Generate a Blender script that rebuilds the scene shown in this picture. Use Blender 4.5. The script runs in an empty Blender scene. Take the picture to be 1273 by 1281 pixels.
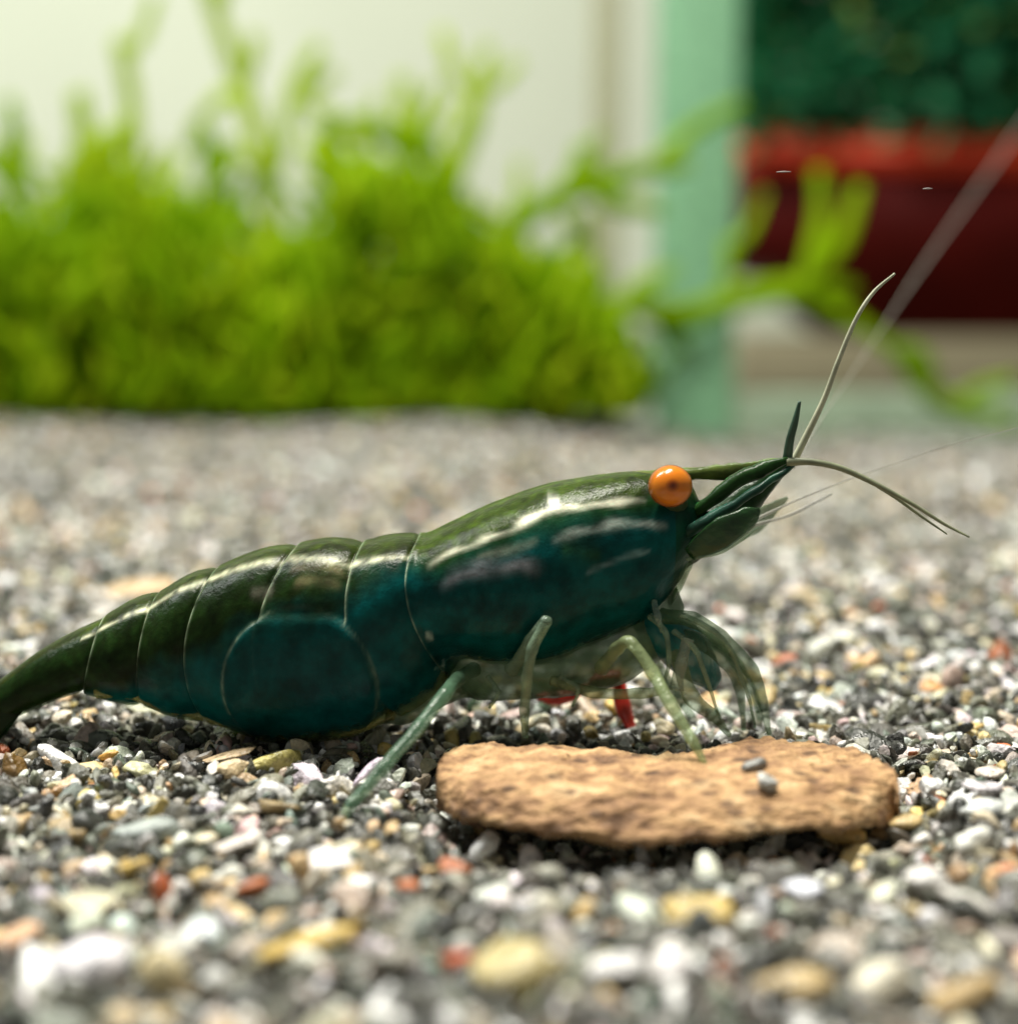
import bpy, bmesh, math, random
import numpy as np
from mathutils import Vector, noise, Matrix

# ------------------------------------------------------------------ camera, light, exposure
S = 0.001                                    # everything below is written in millimetres
W0, H0, FPX = 1273.0, 1281.0, 1929.0         # photograph size, focal length in its pixels
CAMH, VH = 14.0, 400.0                       # lens height above the gravel, horizon row
PITCH = math.atan((H0 / 2 - VH) / FPX)
scene = bpy.context.scene
COL = scene.collection
cd = bpy.data.cameras.new('camera')
cam = bpy.data.objects.new('camera', cd); COL.objects.link(cam)
cam.location = (0, 0, CAMH * S)
cam.rotation_euler = (math.pi / 2 - PITCH, 0, 0)
cd.sensor_fit = 'HORIZONTAL'; cd.sensor_width = 36.0
cd.lens = 36.0 * FPX / W0
cd.clip_start = 0.002; cd.clip_end = 20.0
cd.dof.use_dof = True
cd.dof.focus_distance = 49.3 * S
cd.dof.aperture_fstop = cd.lens / 1.5       # iris under two millimetres across
scene.camera = cam
scene.view_settings.view_transform = 'Standard'
scene.view_settings.look = 'None'
scene.view_settings.exposure = 0.0
scene.view_settings.gamma = 1.0
world = bpy.data.worlds.new('World'); scene.world = world; world.use_nodes = True
bg = world.node_tree.nodes['Background']
bg.inputs[0].default_value = (0.93, 0.95, 0.86, 1); bg.inputs[1].default_value = 0.20


def area_lamp(name, loc, target, sx, sy, power, color):
    ld = bpy.data.lights.new(name, 'AREA'); ld.shape = 'RECTANGLE'
    ld.size = sx * S; ld.size_y = sy * S; ld.energy = power; ld.color = color
    o = bpy.data.objects.new(name, ld); COL.objects.link(o)
    o.location = Vector(loc) * S
    o.rotation_euler = (Vector(target) - Vector(loc)).to_track_quat('-Z', 'Y').to_euler()
    return o


area_lamp('aquarium_lamp', (-15, 82, 205), (0, 62, 0), 80, 18, 0.88, (1.0, 0.965, 0.86))
area_lamp('room_lamp', (-380, 215, 540), (-90, 1000, 90), 300, 300, 8.6, (0.98, 1.0, 0.98))

# ------------------------------------------------------------------ pixel -> place
cp, sp = math.cos(PITCH), math.sin(PITCH)


def ray(u, v):
    a = (u - W0 / 2) / FPX; b = -(v - H0 / 2) / FPX
    return Vector((a, cp + b * sp, -sp + b * cp))


def P(u, v, Y=50.0):                         # where the pixel meets the upright plane y = Y
    d = ray(u, v); t = Y / d.y
    return Vector((d.x * t, Y, CAMH + d.z * t))


def G(u, v, z=0.0):                          # where the pixel meets the level z
    d = ray(u, v); t = (z - CAMH) / d.z
    return Vector((d.x * t, d.y * t, z))


def to_px(x, y, z):                          # vectorised projection
    dz = z - CAMH
    dep = y * cp - dz * sp
    up = y * sp + dz * cp
    return W0 / 2 + FPX * x / dep, H0 / 2 - FPX * up / dep, dep


# ------------------------------------------------------------------ helpers
def make_obj(name, verts, faces, mats, parent=None, smooth=True, cols=None, midx=None, origin=None):
    me = bpy.data.meshes.new(name)
    o3 = Vector(origin) if origin is not None else Vector((0, 0, 0))
    me.from_pydata([((v[0] - o3[0]) * S, (v[1] - o3[1]) * S, (v[2] - o3[2]) * S) for v in verts], [], faces)
    if not isinstance(mats, (list, tuple)):
        mats = [mats]
    for m in mats:
        me.materials.append(m)
    if smooth:
        me.polygons.foreach_set('use_smooth', [True] * len(me.polygons))
    if midx is not None:
        me.polygons.foreach_set('material_index', midx)
    if cols is not None:
        at = me.color_attributes.new('Col', 'FLOAT_COLOR', 'POINT')
        flat = np.ones((len(verts), 4), dtype=np.float32); cc = np.asarray(cols); flat[:, :cc.shape[1]] = cc
        at.data.foreach_set('color', flat.ravel())
    me.update()
    o = bpy.data.objects.new(name, me); COL.objects.link(o)
    o.location = o3 * S
    if parent is not None:
        o.parent = parent
        o.location = (o3 * S) - parent.location
    return o


def empty(name, loc):
    o = bpy.data.objects.new(name, None); COL.objects.link(o)
    o.location = Vector(loc) * S; o.empty_display_size = 0.002
    return o


def tag(o, label, cat, group=None):
    o['label'] = label; o['category'] = cat
    if group: o['group'] = group
    return o


def catmull(pts, n):
    """resample rows of numbers smoothly: n steps per span"""
    a = [list(map(float, p)) for p in pts]
    a = [[2 * x - y for x, y in zip(a[0], a[1])]] + a + [[2 * x - y for x, y in zip(a[-1], a[-2])]]
    out = []
    for i in range(1, len(a) - 2):
        p0, p1, p2, p3 = (np.array(a[i + k]) for k in (-1, 0, 1, 2))
        for k in range(n):
            t = k / n
            out.append(0.5 * (2 * p1 + (p2 - p0) * t + (2 * p0 - 5 * p1 + 4 * p2 - p3) * t * t + (3 * p1 - p0 - 3 * p2 + p3) * t ** 3))
    out.append(np.array(a[-2]))
    return out


def tube(rows, sides=8, n=5, flat=1.0, flat_dir=None, twist=0.0):
    """rows of (x,y,z,r) -> smooth capped tube; flat squeezes it along one side"""
    R = catmull(rows, n) if n > 1 else [np.array(r, float) for r in rows]
    verts, faces = [], []
    prev = None
    for i, r in enumerate(R):
        a = R[max(i - 1, 0)][:3]; b = R[min(i + 1, len(R) - 1)][:3]
        d = Vector(b - a)
        d = d.normalized() if d.length > 1e-9 else Vector((0, 0, 1))
        ref = Vector(flat_dir) if flat_dir is not None else (prev if prev else Vector((0, 1, 0.1)))
        n1 = (ref - d * ref.dot(d))
        n1 = n1.normalized() if n1.length > 1e-6 else d.orthogonal().normalized()
        n2 = d.cross(n1); prev = n1
        rad = max(r[3], 0.004)
        for k in range(sides):
            an = 2 * math.pi * k / sides + twist * i
            v = Vector(r[:3]) + n1 * (math.cos(an) * rad * flat) + n2 * (math.sin(an) * rad)
            verts.append(v)
    m = len(R)
    for i in range(m - 1):
        for k in range(sides):
            k2 = (k + 1) % sides
            faces.append((i * sides + k, i * sides + k2, (i + 1) * sides + k2, (i + 1) * sides + k))
    faces.append(tuple(range(sides))[::-1])
    faces.append(tuple((m - 1) * sides + k for k in range(sides)))
    return verts, faces


def merge(parts):
    V, F = [], []
    for v, f in parts:
        o = len(V); V += list(v); F += [tuple(i + o for i in q) for q in f]
    return V, F


# ------------------------------------------------------------------ materials
def new_mat(name):
    m = bpy.data.materials.new(name); m.use_nodes = True
    nt = m.node_tree
    return m, nt, nt.nodes['Principled BSDF'], nt.nodes['Material Output']


def nd(nt, typ, **kw):
    n = nt.nodes.new(typ)
    for k, v in kw.items(): setattr(n, k, v)
    return n


def noise_tex(nt, scale, detail=4, rough=0.6, coord='Object', loc=None):
    tc = nd(nt, 'ShaderNodeTexCoord'); t = nd(nt, 'ShaderNodeTexNoise')
    t.inputs['Scale'].default_value = scale; t.inputs['Detail'].default_value = detail
    t.inputs['Roughness'].default_value = rough
    nt.links.new(tc.outputs[coord], t.inputs['Vector'])
    return t


def ramp(nt, fac, stops):
    r = nd(nt, 'ShaderNodeValToRGB')
    while len(r.color_ramp.elements) < len(stops): r.color_ramp.elements.new(0.5)
    for e, (p, c) in zip(r.color_ramp.elements, stops):
        e.position = p; e.color = (*c, 1)
    nt.links.new(fac, r.inputs['Fac'])
    return r


def mul(nt, a, b, fac=1.0, mode='MULTIPLY'):
    m = nd(nt, 'ShaderNodeMix', data_type='RGBA', blend_type=mode)
    m.inputs[0].default_value = fac
    nt.links.new(a, m.inputs[6]); nt.links.new(b, m.inputs[7])
    return m.outputs[2]


def bump(nt, b, h, dist, strength=1.0):
    n = nd(nt, 'ShaderNodeBump'); n.inputs['Strength'].default_value = strength
    n.inputs['Distance'].default_value = dist
    nt.links.new(h, n.inputs['Height']); nt.links.new(n.outputs[0], b.inputs['Normal'])
    return n


def mat_plain(name, color, rough=0.5, var=0.25, scale=300, bdist=0.0, **kw):
    m, nt, b, o = new_mat(name)
    t = noise_tex(nt, scale)
    lo = tuple(c * (1 - var) for c in color); hi = tuple(min(c * (1 + var), 1) for c in color)
    r = ramp(nt, t.outputs['Fac'], [(0.3, lo), (0.7, hi)])
    nt.links.new(r.outputs[0], b.inputs['Base Color'])
    b.inputs['Roughness'].default_value = rough
    for k, v in kw.items(): b.inputs[k].default_value = v
    if bdist: bump(nt, b, t.outputs['Fac'], bdist)
    return m


def mat_grain(name, source):
    """mineral grains; colour per grain from a vertex attribute or the object colour"""
    m, nt, b, o = new_mat(name)
    if source == 'ATTR':
        c = nd(nt, 'ShaderNodeAttribute', attribute_name='Col').outputs['Color']
        coord = 'Object'
    else:
        c = nd(nt, 'ShaderNodeObjectInfo').outputs['Color']
        coord = 'Object'
    geo = nd(nt, 'ShaderNodeNewGeometry')
    t = nd(nt, 'ShaderNodeTexNoise'); t.inputs['Scale'].default_value = 3200; t.inputs['Detail'].default_value = 3
    nt.links.new(geo.outputs['Position'], t.inputs['Vector'])
    r = ramp(nt, t.outputs['Fac'], [(0.25, (0.45, 0.45, 0.43)), (0.5, (0.95, 0.95, 0.95)), (0.72, (1.25, 1.22, 1.15))])
    nt.links.new(mul(nt, c, r.outputs[0]), b.inputs['Base Color'])
    rr = ramp(nt, t.outputs['Fac'], [(0.35, (0.16,) * 3), (0.65, (0.6,) * 3)])
    nt.links.new(rr.outputs[0], b.inputs['Roughness'])
    b.inputs['Specular IOR Level'].default_value = 0.8
    t2 = nd(nt, 'ShaderNodeTexNoise'); t2.inputs['Scale'].default_value = 7000; t2.inputs['Detail'].default_value = 4
    nt.links.new(geo.outputs['Position'], t2.inputs['Vector'])
    bump(nt, b, t2.outputs['Fac'], 0.00009, 0.9)
    return m


def mat_leaf(name, c1, c2, trans=0.5, scale=60, rough=0.5):
    m, nt, b, o = new_mat(name)
    t = noise_tex(nt, scale)
    r = ramp(nt, t.outputs['Fac'], [(0.3, c1), (0.7, c2)])
    nt.links.new(r.outputs[0], b.inputs['Base Color']); b.inputs['Roughness'].default_value = rough; b.inputs['Specular IOR Level'].default_value = 0.12
    tr = nd(nt, 'ShaderNodeBsdfTranslucent')
    hs = nd(nt, 'ShaderNodeHueSaturation'); hs.inputs['Value'].default_value = 1.5; hs.inputs['Saturation'].default_value = 1.1
    nt.links.new(r.outputs[0], hs.inputs['Color']); nt.links.new(hs.outputs[0], tr.inputs['Color'])
    mx = nd(nt, 'ShaderNodeMixShader'); mx.inputs[0].default_value = trans
    nt.links.new(b.outputs[0], mx.inputs[1]); nt.links.new(tr.outputs[0], mx.inputs[2])
    nt.links.new(mx.outputs[0], o.inputs['Surface'])
    return m


def mat_clear(name, color, clear=0.5, rough=0.25, attr=False):
    """see-through chitin or tinted glass: tinted surface over a clear body"""
    m, nt, b, o = new_mat(name)
    if attr:
        at = nd(nt, 'ShaderNodeAttribute', attribute_name='Col')
        nt.links.new(at.outputs['Color'], b.inputs['Base Color'])
    else:
        t = noise_tex(nt, 900)
        r = ramp(nt, t.outputs['Fac'], [(0.3, tuple(x * 0.7 for x in color)), (0.7, tuple(x * 1.25 for x in color))])
        nt.links.new(r.outputs[0], b.inputs['Base Color'])
    b.inputs['Roughness'].default_value = rough
    if attr:
        tb_ = noise_tex(nt, 4200, 3); bump(nt, b, tb_.outputs['Fac'], 0.00008, 0.7)
    tr = nd(nt, 'ShaderNodeBsdfTransparent')
    tr.inputs['Color'].default_value = (*[min(1, 0.75 + x) for x in color], 1)
    mx = nd(nt, 'ShaderNodeMixShader'); mx.inputs[0].default_value = clear
    nt.links.new(b.outputs[0], mx.inputs[1]); nt.links.new(tr.outputs[0], mx.inputs[2])
    nt.links.new(mx.outputs[0], o.inputs['Surface'])
    return m


M_grain_a = mat_grain('gravel_mineral', 'ATTR')
M_grain_o = mat_grain('pebble_mineral', 'OBJ')
M_bed = mat_plain('bed_silt', (0.05, 0.05, 0.042), 0.9, 0.4, 900, 0.0003)
M_moss = mat_leaf('moss_green', (0.21, 0.37, 0.002), (0.36, 0.52, 0.003), 0.55, 70, 0.8)
M_moss2 = mat_leaf('moss_pale', (0.36, 0.48, 0.008), (0.52, 0.62, 0.02), 0.6, 70, 0.8)
M_bush = mat_leaf('pot_foliage', (0.018, 0.14, 0.06), (0.05, 0.26, 0.11), 0.3, 40, 0.95)
M_bush2 = mat_leaf('pot_foliage_olive', (0.16, 0.26, 0.05), (0.26, 0.36, 0.08), 0.3, 40, 0.95)
M_stem = mat_plain('plant_stem', (0.10, 0.13, 0.04), 0.7)
M_red = mat_plain('red_glaze', (0.065, 0.003, 0.0015), 0.7, 0.3, 30, **{'Specular IOR Level': 0.1})
M_rim = mat_plain('red_rim', (0.95, 0.055, 0.010), 0.5, 0.3, 40)
M_soil = mat_plain('potting_soil', (0.03, 0.02, 0.014), 0.95, 0.5, 200, 0.002)
M_wall = mat_plain('wall_paint', (0.76, 0.79, 0.60), 0.8, 0.03, 8)
M_board = mat_plain('shelf_board', (0.28, 0.24, 0.14), 0.6, 0.2, 12)
M_pane = mat_clear('clear_glass', (0.25, 0.27, 0.25), 0.965, 0.05)
M_edge = mat_clear('green_glass_edge', (0.28, 0.57, 0.34), 0.12, 0.5)
M_lowedge = mat_clear('hazy_glass_edge', (0.34, 0.44, 0.31), 0.2, 0.6)
M_silicone = mat_clear('silicone', (0.50, 0.50, 0.34), 0.3, 0.4)

# ------------------------------------------------------------------ setting
rng = np.random.default_rng(11)


def bed_height(x, y):
    """gravel level in mm: low swells, falling away to the far right corner"""
    x = np.asarray(x, float); y = np.asarray(y, float)
    h = 0.22 * np.sin(x * 0.31 + 1.2) * np.sin(y * 0.23 + 0.4) + 0.15 * np.sin(x * 0.11 - y * 0.17)
    far = np.clip((y - 70) / 175, 0, 1)
    h = h + far * 0.5 * np.sin(x * 0.09 + 2)
    h = h - 5.0 * far * far * (3 - 2 * far) * np.clip((x + 5) / 45, 0, 1)
    dx = np.clip(1 - ((x - 5) / 8.2) ** 4, 0, 1); dy = np.clip((y - 36.2) / 4.6, 0, 1); dy = dy * dy * (3 - 2 * dy) * np.clip((47.6 - y) / 1.8, 0, 1)
    h = h - 1.25 * dx * dy                                    # hollow under the chip's front
    return h


YBACK = 247.0
xs = np.linspace(-150, 170, 90); ys = np.linspace(14, YBACK, 110)
V, F = [], []
for y in ys:
    for x in xs: V.append((x, y, float(bed_height(x, y)) - 0.75))
nx = len(xs)
for j in range(len(ys) - 1):
    for i in range(nx - 1): F.append((j * nx + i, j * nx + i + 1, (j + 1) * nx + i + 1, (j + 1) * nx + i))
bed = make_obj('gravel_bed', V, F, M_bed); bed['kind'] = 'structure'


def box(x0, x1, y0, y1, z0, z1, bev=0.0, seg=2):
    bm = bmesh.new()
    vs = [bm.verts.new((x, y, z)) for x in (x0, x1) for y in (y0, y1) for z in (z0, z1)]
    for f in ((0, 1, 3, 2), (4, 6, 7, 5), (0, 4, 5, 1), (2, 3, 7, 6), (0, 2, 6, 4), (1, 5, 7, 3)):
        bm.faces.new([vs[i] for i in f])
    bmesh.ops.recalc_face_normals(bm, faces=bm.faces[:])
    if bev: bmesh.ops.bevel(bm, geom=bm.edges[:], offset=bev, segments=seg, affect='EDGES', profile=0.6)
    bm.verts.ensure_lookup_table(); bm.verts.index_update()
    out = ([v.co.copy() for v in bm.verts], [tuple(v.index for v in f.verts) for f in bm.faces])
    bm.free()
    return out


wall = make_obj('wall', *box(-1600, 1500, 1000, 1030, -400, 1400), M_wall, smooth=False); wall['kind'] = 'structure'

# ------------------------------------------------------------------ gravel grains
PALETTE = [  # weight, colour
    (0.24, (0.070, 0.071, 0.055)), (0.18, (0.13, 0.128, 0.10)), (0.14, (0.028, 0.030, 0.026)),
    (0.10, (0.25, 0.24, 0.195)), (0.09, (0.66, 0.65, 0.61)), (0.095, (0.85, 0.84, 0.82)), (0.07, (0.60, 0.53, 0.39)),
    (0.05, (0.56, 0.40, 0.20)), (0.009, (0.55, 0.40, 0.13)), (0.006, (0.45, 0.11, 0.025)), (0.022, (0.60, 0.46, 0.40)),
    (0.03, (0.15, 0.19, 0.155))]
PW = np.array([p[0] for p in PALETTE]); PW = PW / PW.sum()
PC = np.array([p[1] for p in PALETTE])


def ico(sub):
    bm = bmesh.new(); bmesh.ops.create_icosphere(bm, subdivisions=sub, radius=1.0)
    bm.verts.ensure_lookup_table()
    v = np.array([q.co[:] for q in bm.verts]); f = np.array([[q.index for q in w.verts] for w in bm.faces])
    bm.free(); return v, f


def rock_variants(sub, count, seed):
    """sphere points pushed onto a random polyhedron: facets with worn edges"""
    r = np.random.default_rng(seed); v0, f = ico(sub); out = []
    for i in range(count):
        k = r.integers(6, 11)
        n = r.normal(size=(k, 3)); n /= np.linalg.norm(n, axis=1, keepdims=True)
        d = r.uniform(0.45, 1.0, k)
        dots = v0 @ n.T
        rad = np.where(dots > 0.05, d / np.maximum(dots, 0.05), 9).min(axis=1)
        rad = np.minimum(rad, 1.25)
        v = v0 * rad[:, None]
        v *= np.array([1.0, r.uniform(0.5, 0.95), r.uniform(0.4, 0.85)])
        v -= v.mean(axis=0)
        out.append(v / np.abs(v).max())
    return out, f


def rand_rot(n, r, tilt=0.6):
    """random yaw, moderate roll and pitch, so flat grains mostly lie down"""
    a = r.uniform(0, 2 * np.pi, n); b = r.normal(0, tilt, n); c = r.normal(0, tilt, n)
    ca, sa, cb, sb, cc, sc = np.cos(a), np.sin(a), np.cos(b), np.sin(b), np.cos(c), np.sin(c)
    R = np.empty((n, 3, 3))
    R[:, 0, 0] = ca * cb; R[:, 0, 1] = ca * sb * sc - sa * cc; R[:, 0, 2] = ca * sb * cc + sa * sc
    R[:, 1, 0] = sa * cb; R[:, 1, 1] = sa * sb * sc + ca * cc; R[:, 1, 2] = sa * sb * cc - ca * sc
    R[:, 2, 0] = -sb; R[:, 2, 1] = cb * sc; R[:, 2, 2] = cb * cc
    return R, (b, c, a)


CHIP = []          # filled in with the chip's footprint below
CHIP_POLY = [G(540, 1000, 0.4), G(560, 925, 1.0), G(1060, 920, 1.0), G(1128, 985, 1.0), G(1110, 1040, 0.3), G(700, 1055, 0.2)]


def in_poly(x, y, poly):
    inside = np.zeros(len(x), bool); n = len(poly)
    for i in range(n):
        x1, y1 = poly[i][0], poly[i][1]; x2, y2 = poly[(i + 1) % n][0], poly[(i + 1) % n][1]
        c = ((y1 > y) != (y2 > y)) & (x < (x2 - x1) * (y - y1) / (y2 - y1 + 1e-12) + x1)
        inside ^= c
    return inside


def scatter(y0, y1, margin, spacing, jit, layer, med, sig, r):
    rowsx, rowsy = [], []
    y = y0
    while y < y1:
        hw = y * 0.335 * margin + 4
        x = np.arange(-hw, hw, spacing)
        rowsx.append(x + r.uniform(-jit, jit, len(x)) * spacing + (spacing / 2 if len(rowsx) % 2 else 0))
        rowsy.append(y + r.uniform(-jit, jit, len(x)) * spacing)
        y += spacing * 0.9
    x = np.concatenate(rowsx); y = np.concatenate(rowsy)
    s = np.clip(med * np.exp(r.normal(0, sig, len(x))), 0.16, 1.15)
    z = bed_height(x, y) + layer + r.normal(0, 0.10, len(x)) + np.where(layer < 0, 0, 0.0)
    z = z - np.maximum(s - 0.35, 0) * 0.45
    return x, y, z, s


zones = []
for (y0, y1, mg, spc, med, sig, lays) in (
        (21.0, 62.0, 1.25, 0.47, 0.265, 0.42, (0.0, -0.38)),
        (62.0, 110.0, 1.22, 0.66, 0.36, 0.36, (0.0, -0.38)),
        (110.0, YBACK, 1.12, 0.86, 0.45, 0.36, (0.0,))):
    for L in lays:
        x, y, z, s = scatter(y0, y1, mg, spc if L == 0 else spc * 1.05, 0.42, L, med, sig, rng)
        zones.append(np.stack([x, y, z, s, np.full(len(x), 1.0 if L == 0 else 0.0)], 1))
gr = np.concatenate(zones)
chip_in = in_poly(gr[:, 0], gr[:, 1], CHIP_POLY)
gr[chip_in, 2] = np.minimum(gr[chip_in, 2], bed_height(gr[chip_in, 0], gr[chip_in, 1]) - 0.3)          # grains bedded below the chip
N = len(gr)
ci = rng.choice(len(PALETTE), N, p=PW)
gcol = PC[ci] * np.exp(rng.normal(0, 0.22, (N, 1))) * (1 + rng.normal(0, 0.05, (N, 3)))
gcol = np.clip(gcol, 0.012, 0.86)
aspect = np.stack([np.exp(rng.normal(0.15, 0.30, N)), np.exp(rng.normal(0, 0.12, N)), np.exp(rng.normal(0, 0.12, N))], 1)
aspect[:, 0] = np.clip(aspect[:, 0], 0.7, 1.6)
GR, GE = rand_rot(N, rng, 0.62)
# the ones that show largest become objects of their own
px, py, dep = to_px(gr[:, 0], gr[:, 1], gr[:, 2])
vis = (px > 5) & (px < W0 - 5) & (py > 500) & (py < H0 - 5) & (gr[:, 4] > 0.5) & ~chip_in & (gr[:, 2] > bed_height(gr[:, 0], gr[:, 1]) - 0.12)
score = np.where(vis, gr[:, 3] / dep, -1)

# stones of the photograph that stand out: u, v, half length px, half height px, colour, yaw
SPECIAL = [
    (775, 1212, 40, 36, (0.82, 0.80, 0.80), 0.2), (836, 1216, 35, 36, (0.82, 0.78, 0.78), 1.2), (571, 1207, 24, 25, (0.50, 0.085, 0.012), 0.4),
    (384, 1180, 66, 26, (0.58, 0.40, 0.09), 0.45), (313, 1112, 26, 22, (0.48, 0.13, 0.03), 0.3), (203, 1113, 17, 19, (0.42, 0.09, 0.02), 1.0),
    (112, 1205, 52, 34, (0.74, 0.71, 0.76), 0.1), (872, 1138, 50, 32, (0.58, 0.42, 0.12), 0.2), (1212, 1052, 34, 28, (0.80, 0.80, 0.74), 0.5),
    (1160, 1105, 30, 26, (0.80, 0.77, 0.74), 0.9), (1205, 1128, 42, 22, (0.74, 0.71, 0.66), -0.7), (1260, 1090, 24, 20, (0.52, 0.15, 0.02), 0.0),
    (1008, 1114, 28, 22, (0.74, 0.75, 0.84), 0.3), (568, 1087, 22, 26, (0.45, 0.14, 0.05), 1.3), (1105, 1232, 42, 50, (0.72, 0.67, 0.54), 1.4),
    (990, 1232, 56, 30, (0.52, 0.38, 0.18), 0.1), (165, 1086, 26, 14, (0.60, 0.42, 0.12), 0.35), (606, 1060, 22, 30, (0.82, 0.82, 0.80), 1.2),
    (728, 1142, 16, 30, (0.62, 0.42, 0.16), 1.5), (680, 1142, 24, 22, (0.80, 0.78, 0.68), 0.4), (640, 1215, 54, 42, (0.52, 0.43, 0.20), -0.3),
    (18, 960, 16, 32, (0.16, 0.085, 0.012), 1.2), (1195, 1245, 60, 32, (0.46, 0.32, 0.14), 0.2), (205, 1225, 28, 52, (0.62, 0.52, 0.30), 1.5),
    (490, 1205, 40, 36, (0.30, 0.28, 0.24), 0.9), (30, 1168, 42, 26, (0.66, 0.40, 0.24), 0.4), (120, 1130, 44, 22, (0.58, 0.55, 0.38), 0.2),
    (410, 1075, 36, 18, (0.78, 0.76, 0.76), 0.2), (300, 1055, 34, 20, (0.72, 0.66, 0.60), 0.3), (180, 1040, 44, 24, (0.32, 0.36, 0.34), 0.1),
    (345, 1010, 32, 14, (0.30, 0.22, 0.10), -0.2), (135, 946, 14, 12, (0.62, 0.34, 0.06), 0.0), (285, 945, 36, 9, (0.62, 0.46, 0.28), 0.25),
    (290, 962, 26, 10, (0.64, 0.50, 0.30), 0.5), (170, 740, 52, 14, (0.60, 0.42, 0.24), 0.08), (1165, 860, 16, 16, (0.62, 0.32, 0.12), 0.2),
    (1000, 745, 32, 14, (0.58, 0.48, 0.30), -0.3), (1055, 1045, 32, 16, (0.56, 0.38, 0.13), 0.1), (1130, 1030, 26, 18, (0.60, 0.44, 0.20), 0.4),
    (1240, 965, 22, 14, (0.66, 0.58, 0.50), 0.3), (770, 882, 12, 16, (0.62, 0.40, 0.05), 0.9), (830, 910, 12, 22, (0.62, 0.52, 0.32), 1.4), (786, 866, 16, 15, (0.82, 0.80, 0.78), 0.4)]
big_v, big_f = rock_variants(3, 14, 5)
peb_meshes = []
for k, v in enumerate(big_v):
    me = bpy.data.meshes.new('pebble_shape')
    me.from_pydata((v * S).tolist(), [], big_f.tolist()); me.materials.append(M_grain_o)
    me.polygons.foreach_set('use_smooth', [True] * len(me.polygons)); me.update()
    peb_meshes.append(me)


def pebble(x, y, z, scl, eul, col, k):
    o = bpy.data.objects.new('pebble', peb_meshes[k % len(peb_meshes)]); COL.objects.link(o)
    o.location = (x * S, y * S, z * S); o.scale = scl; o.rotation_euler = eul
    o.color = (*col, 1); o.parent = bed
    return o


spos = []
for k, (u, v, hl, hh, c, yaw) in enumerate(SPECIAL):
    p = G(u, v, 0.25)
    for _ in range(2): p = G(u, v, float(bed_height(p.x, p.y)) + 0.25)
    mm = p.y / FPX
    a, b_ = hl * mm, hh * mm
    pebble(p.x, p.y, p.z, (a * 1.05, (a + b_) * 0.55, b_ * 1.15), (0.15 * math.sin(k), 0.1 * math.cos(k * 2.1) - (yaw if a > 1.4 * b_ else 0) * 0.45, yaw * 0.5), c, k)
    spos.append((p.x, p.y, max(a, b_)))
spos = np.array(spos)
keep = np.ones(N, bool)
for x, y, a in spos:
    d = np.hypot((gr[:, 0] - x), (gr[:, 1] - y))
    hit = (d < a * 0.8) & (gr[:, 4] > 0.5)
    gr[hit, 2] -= 0.35; score[hit] = -1
order = np.argsort(-score)[:300 - len(SPECIAL)]
for k, i in enumerate(order):
    pebble(*gr[i, :3], tuple(float(q) for q in gr[i, 3] * aspect[i] * 1.06), (float(GE[1][i]), float(GE[0][i]), float(GE[2][i])), tuple(float(q) for q in gcol[i]), k)
keep[order] = False

Vs, Fs, Cs, Sm, off = [], [], [], [], 0
d_focus = np.abs(gr[:, 1] - 50)
pxm = gr[:, 3] / dep * FPX
lod = np.where((gr[:, 1] > 41) & (gr[:, 1] < 60) & (gr[:, 4] > 0.5) & (gr[:, 3] > 0.34), 3, np.where(gr[:, 1] < 82, 2, 1))
lod = np.where((gr[:, 4] < 0.5), np.where((gr[:, 1] > 38) & (gr[:, 1] < 60), 2, 1), lod)
lod = np.where((lod == 3) & ((px < -60) | (px > W0 + 60)), 2, lod)
for sub, cnt in ((3, 16), (2, 16), (1, 10)):
    vv, ff = rock_variants(sub, cnt, 40 + sub)
    which = rng.integers(0, cnt, N)
    for q in range(cnt):
        idx = np.where((lod == sub) & keep & (which == q))[0]
        if len(idx) == 0: continue
        loc = vv[q][None, :, :] * (aspect[idx] * gr[idx, 3:4])[:, None, :]
        wv = np.einsum('nij,nkj->nki', GR[idx], loc) + gr[idx, None, :3]
        k = wv.shape[1]
        Vs.append(wv.reshape(-1, 3)); Cs.append(np.repeat(gcol[idx], k, axis=0))
        Fs.append((ff[None] + (np.arange(len(idx)) * k)[:, None, None] + off).reshape(-1, 3)); off += len(idx) * k
        Sm.append(np.full(len(idx) * len(ff), (q % 4 == 0) if sub > 1 else False))
Vs = np.concatenate(Vs) * S; Fs = np.concatenate(Fs); Cs = np.concatenate(Cs)
me = bpy.data.meshes.new('gravel')
me.vertices.add(len(Vs)); me.vertices.foreach_set('co', Vs.astype(np.float32).ravel())
me.loops.add(len(Fs) * 3); me.loops.foreach_set('vertex_index', Fs.astype(np.int32).ravel())
me.polygons.add(len(Fs)); me.polygons.foreach_set('loop_start', np.arange(0, len(Fs) * 3, 3, dtype=np.int32))
me.polygons.foreach_set('use_smooth', np.concatenate(Sm))
me.materials.append(M_grain_a)
at = me.color_attributes.new('Col', 'FLOAT_COLOR', 'POINT')
c4 = np.ones((len(Vs), 4), np.float32); c4[:, :3] = Cs; at.data.foreach_set('color', c4.ravel())
me.update(calc_edges=True)
gravel = bpy.data.objects.new('gravel', me); COL.objects.link(gravel); gravel.parent = bed
gravel['kind'] = 'stuff'
print('grains', N, 'tris', len(Fs))

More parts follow.
